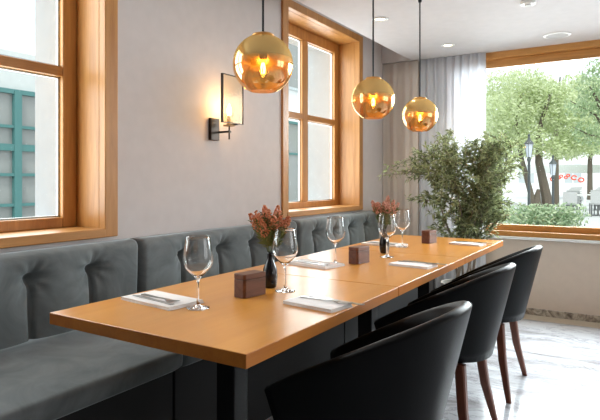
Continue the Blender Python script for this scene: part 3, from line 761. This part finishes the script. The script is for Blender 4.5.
def hedge(label, px, depth, w, h, d, seed, n, m='leaf_hedge'):
    rnd = random.Random(seed); x, y = at(px, depth); t = thing('bush', label, 'bush', (x, y, -.11)); bm = bmesh.new()
    for k in range(int(w/.25)+1):
        s = -w/2+k*.25; foliage(bm, Vector((s*sv, -s*cvv, h*.5+rnd.uniform(-.05, .05))), max(h*.62, .28), n, .055, rnd)
    for k in range(int(w/.5)+1):
        sb = bmesh.new(); s = -w/2+k*.5; tube(sb, [(s*sv, -s*cvv, 0), (s*sv, -s*cvv, h*.6)], .02, 6); obj('stem', sb, M['bark'], t)
    f = obj('foliage', bm, M[m], t); f['kind'] = 'stuff'
hedge('low green hedge below the leaning tree trunks', 545, 13, 1.3, .72, .5, 1, 420)
hedge('low pale bush left of the hedge, just beyond the potted plant', 492, 14.5, .8, .62, .5, 2, 300, 'leaf_mid')
def lamp_post(label, px, depth, h):
    x, y = at(px, depth); t = thing('street_lamp', label, 'street lamp', (x, y, -.11), 0, 'old style lantern street lamps'); t.scale = (.8, .8, 1)
    bm = bmesh.new(); lathe(bm, [(.11, 0), (.11, .12), (.07, .2), (.05, .5), (.045, h-.8), (.075, h-.72), (.04, h-.66)], 12); obj('pole', bm, M['iron'], t)
    bm = bmesh.new(); lathe(bm, [(.075, h-.655), (.125, h-.30)], 8); obj('lantern', bm, plain('frosted_lantern', (.62, .66, .74), .4), t)
    fb = bmesh.new()
    for k in range(4):
        a = k*PI/2; tube(fb, [(.08*math.cos(a), .08*math.sin(a), h-.66), (.13*math.cos(a), .13*math.sin(a), h-.30)], .008, 5)
    obj('lantern_frame', fb, M['iron'], t)
    bm = bmesh.new(); lathe(bm, [(.17, h-.295), (.15, h-.27), (.06, h-.18), (.03, h-.10), (.045, h-.05), (.0, h)], 8); obj('lantern_roof', bm, M['iron'], t)
lamp_post('tall black lantern street lamp, left and nearer of the two outside', 529, 15, 2.56)
lamp_post('black lantern street lamp, right and farther of the two outside', 553, 17.5, 2.08)
# buildings
def building(label, x0, y0, ang, w, h, d, cols, rows, ww, wh, zs, wm, base='render'):
    t = thing('building', label, 'building', (x0, y0, -.11), ang)
    obj('wall', B((0, w, 0, d, 0, h)), M[base], t)
    obj('cornice', B((-.1, w+.1, -.15, .0, h-.25, h)), M['white'], t)
    for r in range(rows):
        for c in range(cols):
            cx = w*(c+.5)/cols; z0 = zs+r*(wh+.9)
            o = obj('window', B((cx-ww/2-.06, cx+ww/2+.06, -.06, -.001, z0-.06, z0), (cx-ww/2-.06, cx+ww/2+.06, -.06, -.001, z0+wh, z0+wh+.06), (cx-ww/2-.06, cx-ww/2, -.06, -.001, z0, z0+wh), (cx+ww/2, cx+ww/2+.06, -.06, -.001, z0, z0+wh), (cx-.03, cx+.03, -.05, -.001, z0, z0+wh), (cx-ww/2, cx-.03, -.05, -.001, z0+wh*.6, z0+wh*.6+.05), (cx+.03, cx+ww/2, -.05, -.001, z0+wh*.6, z0+wh*.6+.05)), M[wm if isinstance(wm, str) else wm[r]], t)
            obj('window_glass', B((cx-ww/2, cx+ww/2, -.02, -.0015, z0, z0+wh)), M['paleglass' if w > 20 else 'shopglass'], o)
M['wwall'] = plain('white_wall', (.88, .88, .88), .8); M['greyframe'] = plain('grey_frame', (.55, .60, .62), .6)
building('long white building across the square behind the trees', 52, 18, -PI/2, 30, 6.5, 6, 8, 2, 1.3, 1.6, 1.0, 'wwall', 'wwall')
building('white building with teal lower window frames across the lane, beyond the rear left window', 8.6, 7.3, 0, 6.2, 6.5, 4, 3, 2, 1.2, 1.9, .75, ('teal', 'greyframe'), 'wwall')
# shopfront across the lane seen through the near left window
sf = thing('building', 'low grey shopfront with teal glazing bars outside the near left window', 'building', (1.9, 7.0, -.11))
obj('wall', B((0, 5.4, .06, 3, 0, .5), (0, 5.4, .06, 3, 2.45, 2.98), (0, .4, .06, 3, .5, 2.45), (5.0, 5.4, .06, 3, .5, 2.45), (.4, 5.0, .5, 3, .5, 2.45)), M['render'], sf)
fr = B()
for k in range(8):
    x = .4+k*.607; w_ = .05 if k in (0, 3, 7) else .035
    if k == 3: x = 2.26
    box(fr, x-w_, x+w_, 0, .07, .5, 2.45)
for z, w_ in ((.5, .05), (.94, .02), (1.34, .02), (1.70, .045), (1.975, .02), (2.44, .03)): box(fr, .4, 5.0, .01, .06, z-w_, z+w_)
wf = obj('shop_window', fr, M['teal'], sf); obj('shop_glass', B((.4, 5.0, .064, .07, .5, 2.45)), M['shopglass'], wf)
# cafe terrace
def cafe_chair(first=[None]):
    t = thing('cafe_chair', '', 'cafe chair', (0, 0, 0), 0, 'pale cafe chairs on the terrace')
    obj('seat', B((-.22, .22, -.22, .22, .42, .46)), M['cafe'], t); obj('backrest', B((-.22, .22, -.24, -.21, .46, .86)), M['cafe'], t)
    for a in (-1, 1):
        for b in (-1, 1): obj('leg', B((a*.2-.015, a*.2+.015, b*.2-.015, b*.2+.015, 0, .42)), M['cafe2'], t)
    return t
def cafe_table():
    t = thing('cafe_table', '', 'cafe table', (0, 0, 0), 0, 'pale cafe tables on the terrace')
    obj('tabletop', B((-.35, .35, -.35, .35, .72, .75)), M['parasol'], t); obj('pedestal', B((-.03, .03, -.03, .03, .02, .72)), M['cafe2'], t); obj('base', B((-.22, .22, -.22, .22, 0, .02)), M['cafe2'], t)
    return t
cc, ct = cafe_chair(), cafe_table(); first = True; rnd = random.Random(5)
names = {0: 'nearest', 1: 'second', 2: 'third', 3: 'farthest'}; side_names = ['left', 'right']
for r, dep in enumerate((19.5, 23, 27, 32)):
    for c, px in enumerate((572, 598)):
        x, y = at(px + r*1.5, dep); t_ = ct if first else copy_tree(ct); t_.location = (x, y, -.11)
        t_['label'] = f'pale square cafe table, {names[r]} row of the terrace, {side_names[c]} of its row'
        for k, (dx, dy, rz, w_) in enumerate(((-.62, 0, -PI/2, 'on its near side'), (.62, 0, PI/2, 'on its far side'))):
            h_ = cc if first and k == 0 else copy_tree(cc); h_.location = (x+dx, y+dy, -.11); h_.rotation_euler = (0, 0, rz+rnd.uniform(-.3, .3))
            h_['label'] = f'pale cafe chair at the {side_names[c]} table of the {names[r]} terrace row, {w_}'
        first = False
# white awning row with red lantern-like signs
x, y = at(572, 36)
aw = thing('shop_awning', 'white shop awning across the square behind the terrace', 'awning', (x, y, -.11), -PI/2+.1)
bm = bmesh.new()
for a, b in ((0, 1),):
    v = [bm.verts.new(q) for q in ((-2.6, 0, 1.75), (2.6, 0, 1.75), (2.6, 1.2, 2.3), (-2.6, 1.2, 2.3))]; bm.faces.new(v)
obj('canopy', bm, M['parasol'], aw).modifiers.new('s', 'SOLIDIFY').thickness = .04
obj('post', B((-2.6, -2.55, 0, .05, 0, 1.75)), M['cafe'], aw); obj('post', B((2.55, 2.6, 0, .05, 0, 1.75)), M['cafe'], aw)
x, y = at(567, 30)
ar = thing('red_sign', 'small curved red sign of looped shapes above the cafe terrace', 'sign', (x, y, 0), -PI/2+.35)
for k in range(5):
    cx = -.72+k*.36; cz = 1.22+.14*math.cos((k-1.8)*.9); bm = bmesh.new()
    pts = [(cx+.13*math.cos(a), 0, cz+.11*math.sin(a)) for a in [math.radians(q) for q in range(20 if k % 2 else 0, 340 if k % 2 else 361, 20)]]
    if k in (1, 2):
        for sgn in (-1, 1): tube(bm, [(cx+.085*math.cos(a)+.06*sgn, 0, cz+.05*sgn+.06*math.sin(a)) for a in [math.radians(q) for q in range(0, 361, 30)]], .035, 6)
    else: tube(bm, pts, .04, 6)
    obj('letter_loop', bm, M['red'], ar)
obj('support', B((-.95, .95, .04, .07, 1.24, 1.28), (-.95, -.91, .04, .07, -.11, 1.24), (.91, .95, .04, .07, -.11, 1.24)), M['white'], ar)
